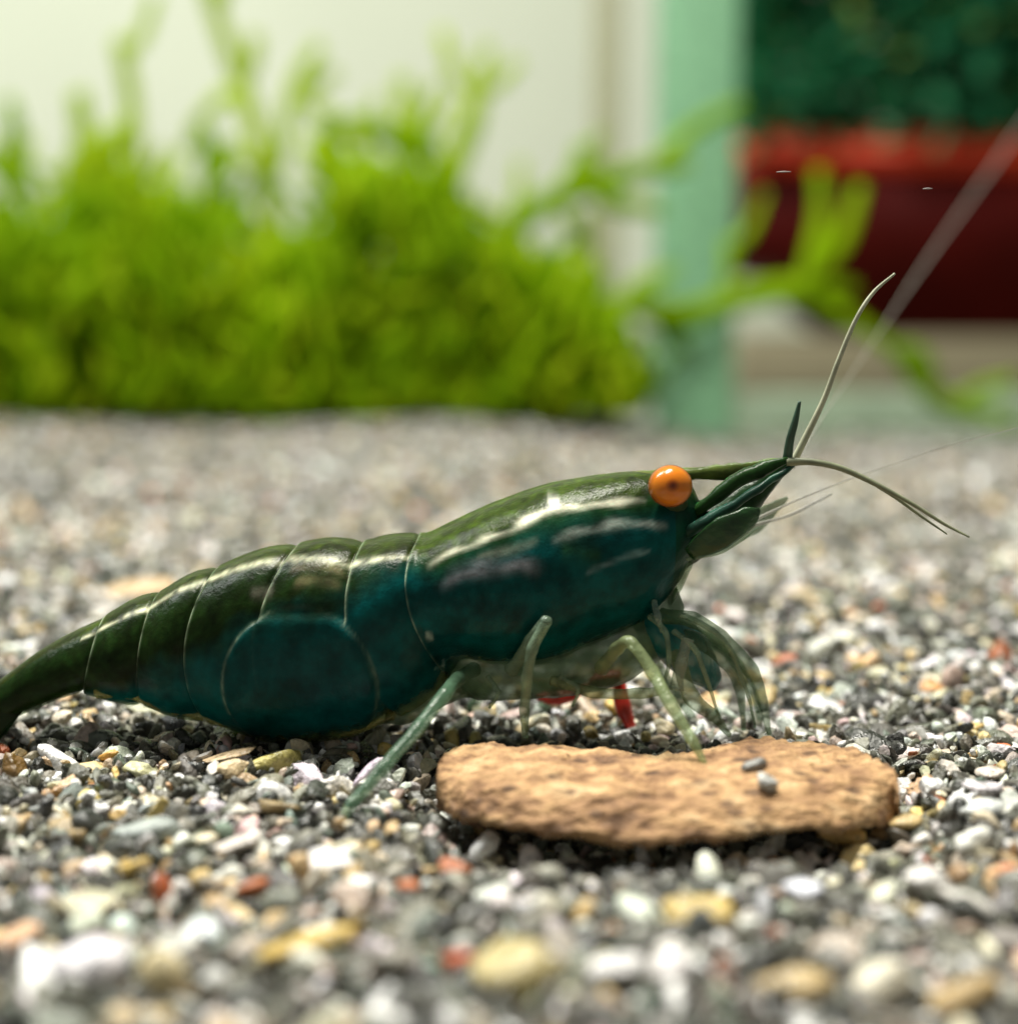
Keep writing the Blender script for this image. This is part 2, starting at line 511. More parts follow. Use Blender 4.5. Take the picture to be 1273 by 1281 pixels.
# ------------------------------------------------------------------ aquarium glass
tank = empty('aquarium', (0, 251, -6))
tag(tank, 'clear glass aquarium back with pale green glass edge and silicone seam', 'aquarium')
make_obj('back_pane', *box(-190, P(826, 500, 250).x, 249.5, 255.5, -8, 260), M_pane, tank, smooth=False)
x0, x1 = P(822, 300, 249).x, P(921, 300, 249).x
make_obj('corner_edge', *box(x0, x1, 248.6, 256, -12, 260, 0.8), M_edge, tank)
make_obj('silicone_seam', *box(P(738, 300, 249).x, P(776, 300, 249).x, 247.8, 249.4, -8, 260, 0.5), M_silicone, tank)
make_obj('bottom_edge', *box(x1 + 0.05, 190, 249.2, 256, -12, P(1000, 492, 249).z, 0.8), M_lowedge, tank)

# ------------------------------------------------------------------ shelf, planter and its plant, behind the tank
YS = 500.0
zt = P(1100, 421, YS).z
shelf = make_obj('shelf_board', *box(P(905, 420, YS).x, 420, YS - 25, YS + 260, zt - 17, zt, 1.2), M_board)
tag(shelf, 'beige wooden shelf board under the red planter', 'shelf')
board_low = make_obj('shelf_support', *box(P(930, 420, YS).x, 400, YS + 6, YS + 30, zt - 60, zt - 17.05, 1), M_board, shelf)
pot = empty('planter', (P(1300, 420, YS).x, YS + 60, zt))
tag(pot, 'dark red planter with a bright red rim behind the glass', 'planter')


def extrude(poly, y0, y1, bev):
    bm = bmesh.new()
    a = [bm.verts.new((p.x, y0, p.z)) for p in poly]
    f = bm.faces.new(a)
    r = bmesh.ops.extrude_face_region(bm, geom=[f])
    for g in r['geom']:
        if isinstance(g, bmesh.types.BMVert): g.co.y = y1
    bmesh.ops.recalc_face_normals(bm, faces=bm.faces[:])
    if bev: bmesh.ops.bevel(bm, geom=bm.edges[:], offset=bev, segments=3, affect='EDGES')
    bm.verts.index_update()
    out = ([v.co.copy() for v in bm.verts], [tuple(v.index for v in f.verts) for f in bm.faces]); bm.free(); return out


right = 1690
body_poly = [P(u, v, YS) for u, v in ((928, 212), (928, 325), (1035, 342), (1066, 392), (1112, 420), (right - 180, 420), (right - 20, 340), (right, 212))]
make_obj('planter_body', *extrude(body_poly, YS, YS + 120, 1.5), M_red, pot)
rim_poly = [P(u, v, YS) for u, v in ((917, 166), (917, 214), (right + 10, 214), (right + 10, 166))]
make_obj('rim', *extrude(rim_poly, YS - 4, YS + 124, 4.5), M_rim, pot)
make_obj('soil', *box(P(935, 170, YS).x, P(right - 15, 170, YS).x, YS + 4, YS + 116, P(940, 170, YS).z - 2, P(940, 158, YS).z, 1.0), M_soil, pot)
plant = empty('bushy_plant', (P(1300, 160, YS).x, YS + 60, P(1300, 158, YS).z))
tag(plant, 'dense dark green leafy plant growing in the red planter', 'plant')
rp = random.Random(5)


def leaf_shape(c, L, w, d, up):
    d = d.normalized(); s = d.cross(up)
    s = s.normalized() if s.length > 1e-5 else d.orthogonal().normalized(); nrm = s.cross(d)
    v = [c, c + d * L * 0.35 + s * w * 0.5 - nrm * w * 0.1, c + d * L * 0.35 - s * w * 0.5 - nrm * w * 0.1, c + d * L * 0.4 + nrm * w * 0.12,
         c + d * L * 0.75 + s * w * 0.33 - nrm * w * 0.15, c + d * L * 0.75 - s * w * 0.33 - nrm * w * 0.15, c + d * L * 0.75, c + d * L - nrm * w * 0.35]
    f = [(0, 1, 3), (0, 3, 2), (1, 4, 6, 3), (3, 6, 5, 2), (4, 7, 6), (6, 7, 5)]
    return v, f


for mat, nm, cnt, mn in ((M_bush, 'foliage', 6500, -90), (M_bush2, 'foliage', 900, -60)):
    parts = []
    for _ in range(cnt):
        c = P(rp.uniform(905, right), rp.uniform(-170, 172), YS + rp.uniform(-12, 118))
        d = Vector((rp.gauss(0, 1), rp.gauss(-0.3, 0.8), rp.gauss(0.1, 0.8)))
        parts.append(leaf_shape(c, rp.uniform(7, 15), rp.uniform(4, 8), d, Vector((0, 0, 1))))
    fo = make_obj(nm, *merge(parts), mat, plant); fo['kind'] = 'stuff'
for k in range(9):
    b = P(990 + k * 75, 160, YS + 50)
    make_obj('stem', *tube([(b.x, b.y, b.z - 3, 1.6), (b.x + rp.uniform(-5, 5), b.y, b.z + 30, 1.3), (b.x + rp.uniform(-12, 12), b.y - 5, b.z + 75, 0.7)], 7, 5), M_stem, plant)

# ------------------------------------------------------------------ aquatic moss at the back of the tank
YM = 226.0
moss = empty('aquatic_moss', (P(380, 512, YM).x, YM, 0))
tag(moss, 'thick bright green clump of branching aquatic moss against the back glass', 'moss')


def ribbon(pts, w, flat=0.35, rnd=rp, n=4, sides=6):
    k = len(pts); rows = []
    for i, p in enumerate(pts):
        f = i / (k - 1)
        rows.append((p.x, p.y, p.z, w * (0.62 + 0.38 * math.sin(math.pi * min(1, f * 1.2 + 0.1))) * rnd.uniform(0.8, 1.2)))
    fd = Vector((rnd.gauss(0, 0.6), -1, rnd.gauss(0, 0.5)))
    return tube(rows, sides, n, flat, fd)


def frond_px(path, wpx, Y0, Y1=None, mat=M_moss2, side=3):
    Y1 = Y0 if Y1 is None else Y1
    k = len(path)
    pts = [P(u, v, Y0 + (Y1 - Y0) * i / (k - 1)) for i, (u, v) in enumerate(path)]
    parts = [ribbon(pts, wpx * Y0 / FPX * 0.5, 0.45, n=6)]
    for _ in range(side):                                  # short side branchlets
        i = rp.randrange(0, k - 1); f = rp.random()
        a = pts[i].lerp(pts[i + 1], f); d = (pts[i + 1] - pts[i]).normalized()
        q = Vector((d.z, rp.uniform(-0.5, 0.5), -d.x)) * rp.choice((-1, 1)) + d * 0.7
        L = rp.uniform(3.0, 7.0)
        parts.append(ribbon([a, a + q * L * 0.5, a + (q + d * 0.5) * L], wpx * Y0 / FPX * 0.38, 0.45))
    return make_obj('frond', *merge(parts), mat, moss)


FR = [([(395, 520), (360, 380), (335, 230), (318, 150), (285, 60), (255, -30)], 34, 224, 4), ([(335, 230), (300, 120), (250, 150), (235, 190)], 24, 223, 1),
      ([(175, 330), (168, 180), (160, 100), (148, 48)], 30, 222, 2), ([(110, 400), (112, 240), (105, 170), (98, 115)], 44, 220, 3),
      ([(345, 215), (370, 110), (400, 55)], 26, 238, 1), ([(560, 400), (565, 230), (590, 150), (600, 100), (610, 55)], 30, 220, 3),
      ([(505, 330), (508, 180), (502, 95)], 30, 236, 2), ([(560, 320), (500, 180), (420, 160), (400, 200)], 38, 228, 3),
      ([(600, 330), (680, 255), (760, 225), (820, 205), (870, 160), (930, 130)], 36, 221, 3), ([(640, 262), (720, 235), (745, 200)], 26, 223, 2),
      ([(690, 400), (780, 382), (860, 388), (930, 372), (1000, 362), (1060, 395), (1120, 440), (1160, 490), (1273, 530)], 34, 216, 2),
      ([(1000, 375), (1022, 310), (1026, 260), (1024, 212)], 28, 216, 0), ([(1010, 350), (1052, 300), (1076, 232)], 25, 216, 0),
      ([(905, 380), (912, 330), (908, 300)], 24, 217, 1), ([(790, 380), (850, 400), (900, 385)], 44, 218, 1), ([(1120, 440), (1150, 450), (1170, 500), (1230, 520)], 34, 217, 1),
      ([(0, 330), (10, 240), (-10, 180)], 34, 226, 2), ([(60, 400), (50, 290), (30, 220), (5, 190)], 30, 221, 2),
      ([(250, 330), (262, 230), (252, 150)], 34, 228, 2), ([(430, 350), (440, 250), (420, 180)], 40, 222, 3), ([(560, 250), (610, 265), (640, 300)], 24, 224, 1),
      ([(700, 420), (735, 330), (700, 260)], 26, 226, 2), ([(470, 300), (462, 215), (440, 150)], 30, 226, 2), ([(530, 320), (548, 220), (530, 160)], 30, 227, 2),
      ([(210, 340), (200, 260), (222, 195)], 32, 225, 2), ([(140, 350), (138, 250), (120, 190)], 38, 221, 3), ([(290, 380), (285, 290), (262, 215)], 30, 223, 2), ([(640, 400), (650, 330), (628, 280)], 28, 225, 2)]
for path, w, Y, sd in FR:
    frond_px(path, w * 1.05, Y, Y + 3, M_moss if path[-1][0] > 800 or (rp.random() < 0.2 and path[-1][1] > 100) else M_moss2, sd)


def moss_top(u):
    prof = [(-250, 250), (-60, 250), (30, 275), (80, 235), (115, 190), (165, 225), (205, 265), (240, 225), (272, 270), (320, 300), (375, 300), (405, 225), (440, 195),
            (490, 220), (540, 225), (575, 265), (620, 310), (690, 318), (725, 345), (750, 400), (775, 450), (800, 505)]
    return float(np.interp(u, [p[0] for p in prof], [p[1] for p in prof]))


for mat, cnt in ((M_moss, 2300), (M_moss2, 900)):
    parts = []
    for _ in range(cnt):
        u = rp.uniform(-240, 752) if rp.random() < 0.96 else rp.uniform(745, 790); Y = rp.uniform(205, 246)
        top = moss_top(u) + abs(rp.gauss(0, 14))
        v0 = rp.uniform(top + 30, 515) if rp.random() < 0.7 else 520
        L = rp.uniform(50, 120)
        pts = []; du = rp.gauss(0, 26)
        a = rp.gauss(0, 0.9)
        for k in range(4):
            uu = u + du * k / 3 + math.sin(a + k) * 14; vv = max(v0 - L * k / 3 * math.cos(a * 0.8), top - 15)
            q = P(uu, min(vv, 516), Y + rp.uniform(-3, 3)); q.z = max(q.z, float(bed_height(q.x, q.y)) + 0.3)
            pts.append(q)
        parts.append(ribbon(pts, rp.uniform(0.5, 1.25), 0.4, n=3, sides=5))
    fo = make_obj('foliage', *merge(parts), mat, moss); fo['kind'] = 'stuff'

# ------------------------------------------------------------------ bark chip
mw, nt, b, out = new_mat('bark')
tc = nd(nt, 'ShaderNodeTexCoord'); mp = nd(nt, 'ShaderNodeMapping'); mp.inputs['Scale'].default_value = (0.6, 1.0, 1.2)
nt.links.new(tc.outputs['Object'], mp.inputs['Vector'])
t1 = nd(nt, 'ShaderNodeTexNoise'); t1.inputs['Scale'].default_value = 820; t1.inputs['Detail'].default_value = 6; t1.inputs['Roughness'].default_value = 0.65
t2 = nd(nt, 'ShaderNodeTexNoise'); t2.inputs['Scale'].default_value = 2600; t2.inputs['Detail'].default_value = 5
t3 = nd(nt, 'ShaderNodeTexVoronoi'); t3.inputs['Scale'].default_value = 1300
for t in (t1, t2, t3): nt.links.new(mp.outputs[0], t.inputs['Vector'])
r1 = ramp(nt, t1.outputs['Fac'], [(0.30, (0.12, 0.06, 0.03)), (0.43, (0.34, 0.19, 0.09)), (0.55, (0.54, 0.33, 0.155)), (0.68, (0.68, 0.48, 0.27))])
r2 = ramp(nt, t2.outputs['Fac'], [(0.3, (0.6, 0.55, 0.5)), (0.6, (1.05, 1.05, 1.05))])
r3 = ramp(nt, t3.outputs['Distance'], [(0.0, (0.05, 0.04, 0.04)), (0.17, (0.25, 0.2, 0.18)), (0.26, (1, 1, 1))])
nt.links.new(mul(nt, mul(nt, r1.outputs[0], r2.outputs[0]), r3.outputs[0], 0.8), b.inputs['Base Color'])
b.inputs['Roughness'].default_value = 0.75
bump(nt, b, t2.outputs['Fac'], 0.0005, 1.0)
M_bark = mw

front = [(545, 958), (549, 972), (572, 984), (640, 1002), (740, 1010), (840, 1013), (940, 1011), (1040, 1005), (1100, 992), (1120, 978), (1126, 972)]
back = [(546, 953), (553, 938), (566, 922), (640, 924), (740, 922), (840, 926), (900, 920), (980, 915), (1058, 921), (1105, 950), (1124, 968)]
ZT = 1.15
fl = catmull(front, 14); bl = catmull(back, 14)
n1, n2 = len(fl), 34
V = []; F = []


def chip_noise(p, a):
    return noise.fractal(Vector(p) * a, 1.0, 2.0, 4)


rows = []
for i in range(n1):
    f = G(*fl[i], ZT - 0.35); k = G(*bl[i], ZT)
    e = i / (n1 - 1); edge = min(1, min(e, 1 - e) * 14) ** 0.5
    loop = []
    th = 1.25 * (0.55 + 0.45 * edge)
    for j in range(n2):                      # top face from back to front
        t = j / (n2 - 1)
        p = k.lerp(f, t)
        crown = (1 - abs(2 * t - 1) ** 4) * 0.42 * edge - max(0, (t - 0.72) / 0.28) ** 2.2 * 0.55
        p.z = ZT - 0.42 + crown * 1.0 + 0.10 * math.sin(p.x * 0.9 + 1) * edge - 0.28 * t + 0.1 * (1 - edge) * -3
        loop.append(p)
    for j in range(n2):                      # underside back again
        t = 1 - j / (n2 - 1)
        p = k.lerp(f, t * 0.80); q = 0.94
        c = k.lerp(f, 0.45); p = c + (p - c) * q
        bulge = math.sin(math.pi * t) ** 0.5
        p.z = ZT - 0.42 - 0.28 * t - 0.30 - th * 0.55 * bulge - 0.3 * t
        loop.append(p)
    rows.append(loop)
m = 2 * n2
for i, loop in enumerate(rows):
    for p in loop:
        d = 0.13 * chip_noise(p, 0.8) + 0.08 * chip_noise(p, 2.6) + 0.05 * chip_noise((p.x * 3, p.y * 6, p.z * 6), 1.2)
        pit = noise.voronoi(Vector(p) * 0.8)[0][0]
        V.append(p + Vector((d * 0.5, d * 0.6, d * 1.2 - max(0, 0.12 - pit) * 1.2)))
for i in range(n1 - 1):
    for j in range(m):
        j2 = (j + 1) % m
        F.append((i * m + j, i * m + j2, (i + 1) * m + j2, (i + 1) * m + j))
F.append(tuple(range(m))[::-1]); F.append(tuple((n1 - 1) * m + j for j in range(m)))
c0 = G(830, 1000, 0.0)
chip = make_obj('bark_chip', V, F, M_bark, origin=(c0.x, c0.y, 0))
tag(chip, 'flat tan brown bark chip lying on the gravel under the front legs', 'bark chip')
chip_top = ZT


def chip_z(x, y):
    best = min(((abs(v[0] - x) + abs(v[1] - y)), v[2]) for i in range(0, n1) for v in V[i * m:i * m + n2])
    return best[1]


for (u, v, r, colr, lab) in ((943, 972, 19, (0.20, 0.20, 0.19), 'small dark grey stone resting on the middle of the bark chip'),
                             (957, 988, 17, (0.46, 0.46, 0.44), 'small pale grey stone at the front edge of the bark chip')):
    p = G(u, v, ZT - 0.25); mm = p.y / FPX
    o = bpy.data.objects.new('stone', peb_meshes[3 if r == 19 and u < 950 else 6]); COL.objects.link(o)
    zz = chip_z(p.x, p.y)
    o.location = (p.x * S, p.y * S, (zz + 0.16) * S); o.scale = (r * mm, r * mm, r * mm * 1.1); o.rotation_euler = (0.3, 0.2, u)
    o.color = (*colr, 1); tag(o, lab, 'stone')

# ------------------------------------------------------------------ the shrimp
YB = 50.0
shrimp = empty('shrimp', (P(520, 915, YB).x, YB, 0))
tag(shrimp, 'dark teal freshwater shrimp with an orange eye standing over the gravel', 'shrimp')

mb, nt, b, out = new_mat('shrimp_shell')
at = nd(nt, 'ShaderNodeAttribute', attribute_name='Col')
t = noise_tex(nt, 1500, 5)
r = ramp(nt, t.outputs['Fac'], [(0.3, (0.7, 0.7, 0.7)), (0.7, (1.25, 1.25, 1.25))])
nt.links.new(mul(nt, at.outputs['Color'], r.outputs[0]), b.inputs['Base Color'])
b.inputs['Roughness'].default_value = 0.30
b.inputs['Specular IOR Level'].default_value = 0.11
b.inputs['Subsurface Weight'].default_value = 0.35
b.inputs['Subsurface Radius'].default_value = (0.3, 1.0, 0.8)
b.inputs['Subsurface Scale'].default_value = 0.0004
t4 = noise_tex(nt, 5000, 3)
bump(nt, b, t4.outputs['Fac'], 0.00004, 0.6)
tr = nd(nt, 'ShaderNodeBsdfTransparent'); tr.inputs['Color'].default_value = (0.85, 0.95, 0.82, 1)
mx = nd(nt, 'ShaderNodeMixShader')
nt.links.new(at.outputs['Alpha'], mx.inputs[0]); nt.links.new(tr.outputs[0], mx.inputs[1]); nt.links.new(b.outputs[0], mx.inputs[2])
nt.links.new(mx.outputs[0], out.inputs['Surface'])
M_shell = mb
M_limb = mat_clear('limb_chitin', (0.16, 0.23, 0.14), 0.50, 0.22, attr=True)
M_under = mat_clear('clear_underside', (0.16, 0.23, 0.14), 0.25, 0.3, attr=True)

# stations: T top, M middle, B bottom (photo pixels on the plane of the body), half width mm, segment
ST = [((872, 622), (874, 648), (866, 678), 0.55, 0), ((862, 604), (866, 655), (860, 702), 1.0, 0), ((842, 596), (846, 660), (842, 735), 1.55, 0), ((800, 590), (800, 688), (798, 778), 2.1, 0),
      ((740, 596), (735, 700), (735, 806), 2.45, 0), ((680, 607), (672, 718), (680, 828), 2.6, 0), ((610, 632), (600, 730), (620, 828), 2.6, 0),
      ((563, 654), (552, 738), (582, 822), 2.55, 0), ((525, 671), (517, 742), (566, 842), 2.5, 1), ((455, 680), (446, 778), (503, 890), 2.45, 2),
      ((372, 684), (336, 790), (372, 918), 2.3, 3), ((272, 712), (247, 803), (268, 898), 2.05, 4), ((200, 742), (188, 812), (188, 878), 1.75, 5),
      ((133, 771), (124, 822), (112, 864), 1.4, 6), ((62, 806), (52, 848), (46, 886), 1.05, 7), ((0, 850), (-8, 884), (-14, 914), 0.75, 7), ((-75, 902), (-82, 922), (-88, 938), 0.4, 7)]
NS, NT = 36, 136
flatrows = [(*s[0], *s[1], *s[2], s[3]) for s in ST]
rings = catmull(flatrows, NS)
seg_edges = [8, 9, 10, 11, 12, 13]            # station index where a segment's rear edge lies
edge_set = {8: 0, 9: 1, 10: 2, 11: 3, 12: 4, 13: 5}


def polyline_dist(u, v, pl):
    best = 1e9
    for (x1, y1), (x2, y2) in zip(pl, pl[1:]):
        dx, dy = x2 - x1, y2 - y1
        tt = max(0, min(1, ((u - x1) * dx + (v - y1) * dy) / (dx * dx + dy * dy)))
        best = min(best, math.hypot(u - x1 - tt * dx, v - y1 - tt * dy))
    return best


STREAKS = [  # polyline, half width px, colour, strength: painted highlight and reflections among shell marks
    ([(540, 694), (575, 675), (610, 662), (655, 645), (690, 628), (740, 623), (800, 620)], 3.4, (0.80, 0.78, 0.60), 1.0),  # painted sheen of the lamp along the carapace
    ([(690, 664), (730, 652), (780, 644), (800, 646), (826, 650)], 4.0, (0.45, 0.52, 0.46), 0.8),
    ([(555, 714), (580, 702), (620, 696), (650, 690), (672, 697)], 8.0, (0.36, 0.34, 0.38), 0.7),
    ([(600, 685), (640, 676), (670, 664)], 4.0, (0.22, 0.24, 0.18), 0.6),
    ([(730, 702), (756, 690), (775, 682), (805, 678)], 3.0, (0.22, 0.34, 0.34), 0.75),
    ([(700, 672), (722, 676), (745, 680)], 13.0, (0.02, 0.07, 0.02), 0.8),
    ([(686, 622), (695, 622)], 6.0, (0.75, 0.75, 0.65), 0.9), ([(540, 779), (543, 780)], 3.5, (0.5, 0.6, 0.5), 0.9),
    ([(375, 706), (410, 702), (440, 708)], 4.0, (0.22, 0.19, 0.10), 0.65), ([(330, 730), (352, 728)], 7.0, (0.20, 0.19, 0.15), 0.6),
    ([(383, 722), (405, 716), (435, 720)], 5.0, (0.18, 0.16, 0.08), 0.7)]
LINE_T = [(0, 0.10), (3, 0.13), (5, 0.13), (7, 0.20), (8, 0.135), (10, 0.065), (11, 0.06), (12, 0.09), (13, 0.12), (16, 0.15)]
TEAL = np.array((0.0008, 0.058, 0.057)); GREEN = np.array((0.006, 0.028, 0.005)); OLIVE = np.array((0.026, 0.048, 0.0015)); BROWN = np.array((0.011, 0.013, 0.0015))
PALE = np.array((0.38, 0.45, 0.30)); FRINGE = np.array((0.16, 0.16, 0.02))
V, F, C = [], [], []
for i, R in enumerate(rings):
    st = i / NS; k = min(int(st), len(ST) - 2)
    T, Mi, B = np.array(R[0:2]), np.array(R[2:4]), np.array(R[4:6]); w = R[6]
    # telescoping shell plates: each rear rim stands proud of the next plate
    nxt = min([e for e in seg_edges if e >= st - 1e-9], default=None); prv = max([e for e in seg_edges if e < st - 1e-9], default=None)
    flare = 0.0; rim = 0.0
    if nxt is not None:
        a = nxt - st; flare += 0.06 * math.exp(-(a / 0.10) ** 2); rim = max(rim, math.exp(-(a / 0.021) ** 2))
    if prv is not None:
        a = st - prv; flare -= 0.06 * math.exp(-(a / 0.06) ** 2)
    if nxt is not None and prv is not None: flare += 0.20 * math.sin(math.pi * (st - prv) / (nxt - prv)) ** 0.7
    for j in range(NT):
        th = 2 * math.pi * j / NT
        tt = (1 - math.cos(th)) / 2
        l0 = 2 * (tt - 0.5) * (tt - 1); l1 = -4 * tt * (tt - 1); l2 = 2 * tt * (tt - 0.5)
        uv = T * l0 + Mi * l1 + B * l2
        # scalloped lower margin
        if 8 < st < 13.2: uv[1] -= max(0, (tt - 0.86) / 0.14) * 7 * (0.5 - 0.5 * math.cos(2 * math.pi * (st - 0.0))) * 0 + max(0, (tt - 0.9) / 0.1) * 5 * math.exp(-(((st % 1) - 0.0) / 0.12) ** 2)
        yo = math.copysign(abs(math.sin(th)) ** 0.86, math.sin(th)) * w
        if tt > 0.72 and st < 8: yo *= 1 - (tt - 0.72) * 0.5
        p = P(uv[0], uv[1], YB); p.y = YB - yo
        cen = P(*(T * 0.5 + B * 0.5), YB); cen.y = YB
        dirv = (p - cen); dirv = dirv.normalized() if dirv.length > 1e-6 else Vector((0, -1, 0))
        dsp = flare * min(1, w)
        u, v = uv
        # second pleuron: big round flap over its neighbours
        lobe = 0.0
        if tt > 0.3 and 8.2 < st < 11:
            q = math.hypot((u - 388) / 93, (v - 838) / 94)
            lobe = 1 / (1 + math.exp((q - 0.97) * 60)); dsp = dsp * (1 - lobe) + 0.30 * lobe * min(1, max(0, (tt - 0.3) / 0.1))
            lline = math.exp(-((q - 0.985) / 0.019) ** 2) * (1 if v < 870 else 0) * (0.5 if u < 352 else (0.33 if u > 440 else 0.08))
        else: lline = 0.0
        n3 = noise.fractal(p * 0.9, 1.0, 2.0, 3); n5 = noise.noise(Vector((p.x * 1.1, p.z * 2.2, 4.0))); n4 = noise.fractal(p * 3.1 + Vector((7, 3, 1)), 1.0, 2.0, 3)
        dsp += 0.02 * n3
        # groove lines on the carapace
        p = p + dirv * dsp
        # pigment; the pale back line is the lamp's highlight put into the colour
        lt = float(np.interp(st, [q[0] for q in LINE_T], [q[1] for q in LINE_T]))
        if st < 8:
            side = np.clip((tt - lt - 0.02) / 0.16 + 0.25 * n3, 0, 1)
            col = GREEN * 1.3 * (1 - side) + TEAL * side
            if st < 2.2: col = col * 0.4 + GREEN * 0.8
        else:
            g = float(np.interp(st, [8, 9, 10, 11, 12, 13, 14], [0.14, 0.24, 0.36, 0.46, 0.56, 0.85, 1.4]))
            side = np.clip((tt - g + 0.05) / 0.24 + 0.5 * n3, 0, 1)
            col = (GREEN * (1 + 0.5 * n4) * 0.6 + BROWN * 0.5) * (1 - side) + TEAL * side
            if lobe > 0.3: col = col * 0.85
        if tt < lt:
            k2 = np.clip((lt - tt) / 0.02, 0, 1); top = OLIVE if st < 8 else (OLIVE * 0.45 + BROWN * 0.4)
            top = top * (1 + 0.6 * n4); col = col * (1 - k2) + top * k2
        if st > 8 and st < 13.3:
            lin = math.exp(-((tt - lt) / 0.017) ** 2) * np.clip(0.75 + 0.9 * n4, 0.15, 1)  # lamp highlight along the abdomen, painted as a pale line
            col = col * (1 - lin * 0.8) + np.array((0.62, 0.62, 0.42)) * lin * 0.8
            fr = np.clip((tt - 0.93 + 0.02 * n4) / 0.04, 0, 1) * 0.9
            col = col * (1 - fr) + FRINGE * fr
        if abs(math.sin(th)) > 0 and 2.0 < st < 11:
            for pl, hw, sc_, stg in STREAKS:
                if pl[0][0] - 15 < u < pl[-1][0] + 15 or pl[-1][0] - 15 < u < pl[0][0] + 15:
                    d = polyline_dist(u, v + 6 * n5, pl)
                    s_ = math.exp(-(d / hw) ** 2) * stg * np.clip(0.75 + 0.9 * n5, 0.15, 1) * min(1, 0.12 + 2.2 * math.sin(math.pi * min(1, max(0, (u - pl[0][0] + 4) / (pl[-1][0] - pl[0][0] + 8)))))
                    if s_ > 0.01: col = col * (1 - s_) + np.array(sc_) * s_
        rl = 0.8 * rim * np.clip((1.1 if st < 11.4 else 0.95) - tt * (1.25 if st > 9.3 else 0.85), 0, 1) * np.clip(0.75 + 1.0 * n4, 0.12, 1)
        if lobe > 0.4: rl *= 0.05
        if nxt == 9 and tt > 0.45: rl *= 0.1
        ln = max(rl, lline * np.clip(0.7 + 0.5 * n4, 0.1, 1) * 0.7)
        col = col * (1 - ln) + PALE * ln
        if st < 13.5: col = col * np.clip(1 + 0.55 * n3 + 0.25 * n4, 0.45, 1.7)
        al = 1.0 - 0.5 * float(np.clip((tt - 0.90 + 0.03 * n4) / 0.05, 0, 1)) if st > 3 else 1.0
        V.append(p); C.append(np.append(col, al))
nr = len(rings)
for i in range(nr - 1):
    for j in range(NT):
        j2 = (j + 1) % NT
        F.append((i * NT + j, i * NT + j2, (i + 1) * NT + j2, (i + 1) * NT + j))
F.append(tuple(range(NT))[::-1]); F.append(tuple((nr - 1) * NT + j for j in range(NT)))
midx = [0] * len(F)


def add_part(vf, color, mat_i, shade=None):
    v, f = vf; o = len(V)
    for q in v:
        n4 = noise.fractal(Vector(q) * 2.2, 1.0, 2.0, 3)
        V.append(Vector(q) + Vector((0, n4, n4)) * 0.05); C.append(np.append(np.array(color) * (1 + 0.6 * n4), 1.0))
    for q in f:
        F.append(tuple(i + o for i in q)); midx.append(mat_i)


def loft(st, n=8, sides=40, yc=YB, pw=1.0):
    """stations (T, B, half width) -> closed loft"""
    R = catmull([(*a, *b, w) for a, b, w in st], n); v = []; f = []
    for r in R:
        for j in range(sides):
            th = 2 * math.pi * j / sides; tt = (1 - math.cos(th)) / 2
            p = P(r[0] * (1 - tt) + r[2] * tt, r[1] * (1 - tt) + r[3] * tt, yc)
            p.y = yc - math.copysign(abs(math.sin(th)) ** pw, math.sin(th)) * max(r[4], 0.01); v.append(p)
    for i in range(len(R) - 1):
        for j in range(sides):
            j2 = (j + 1) % sides
            f.append((i * sides + j, i * sides + j2, (i + 1) * sides + j2, (i + 1) * sides + j))
    f.append(tuple(range(sides))[::-1]); f.append(tuple((len(R) - 1) * sides + j for j in range(sides)))
    return v, f


# clear underside of the thorax with the leg roots
add_part(loft([((556, 815), (560, 862), 0.7), ((600, 800), (605, 874), 1.3), ((660, 800), (662, 872), 1.5), ((720, 790), (724, 866), 1.5), ((780, 770), (786, 850), 1.3), ((830, 748), (846, 806), 0.8), ((846, 735), (856, 760), 0.3)]), (0.10, 0.18, 0.095), 2)
# clear rim below the first plates
add_part(loft([((486, 880), (480, 905), 0.5), ((520, 850), (520, 902), 1.0), ((560, 835), (560, 880), 1.0), ((600, 835), (600, 868), 0.6)]), (0.13, 0.20, 0.11), 2)
# cheek corner of the carapace
add_part(loft([((848, 690), (836, 758), 1.2), ((858, 690), (848, 738), 1.1), ((866, 694), (860, 716), 0.6)], 6, 24), (0.08, 0.17, 0.06), 1)
# rostrum: long thin blade over the eyes
add_part(loft([((770, 592), (770, 615), 0.55), ((820, 588), (820, 606), 0.40), ((870, 584), (870, 602), 0.22), ((920, 579), (920, 599), 0.15), ((960, 574), (960, 586), 0.10), ((988, 570), (988, 576), 0.04)], 6, 20), (0.09, 0.12, 0.028), 0)
# stout bases of the antennae
add_part(loft([((850, 632), (852, 712), 1.2), ((882, 624), (890, 690), 1.15), ((912, 606), (922, 672), 0.95), ((938, 596), (946, 640), 0.6), ((962, 582), (970, 608), 0.4), ((984, 571), (990, 588), 0.22)], 7, 28), (0.010, 0.034, 0.010), 0)
shr_body_extra = [
    tube([(*P(846, 674, 49.2), 0.12), (*P(866, 662, 48.6), 0.20), (*P(905, 640, 48.5), 0.17), (*P(950, 610, 48.6), 0.14), (*P(992, 583, 49), 0.09)], 10, 6),
    tube([(*P(852, 655, 49.6), 0.12), (*P(884, 630, 49.0), 0.20), (*P(918, 604, 48.9), 0.26), (*P(950, 588, 49), 0.24), (*P(985, 575, 49), 0.13)], 10, 6)]
add_part(shr_body_extra[0], (0.020, 0.058, 0.040), 0); add_part(shr_body_extra[1], (0.014, 0.042, 0.010), 0)
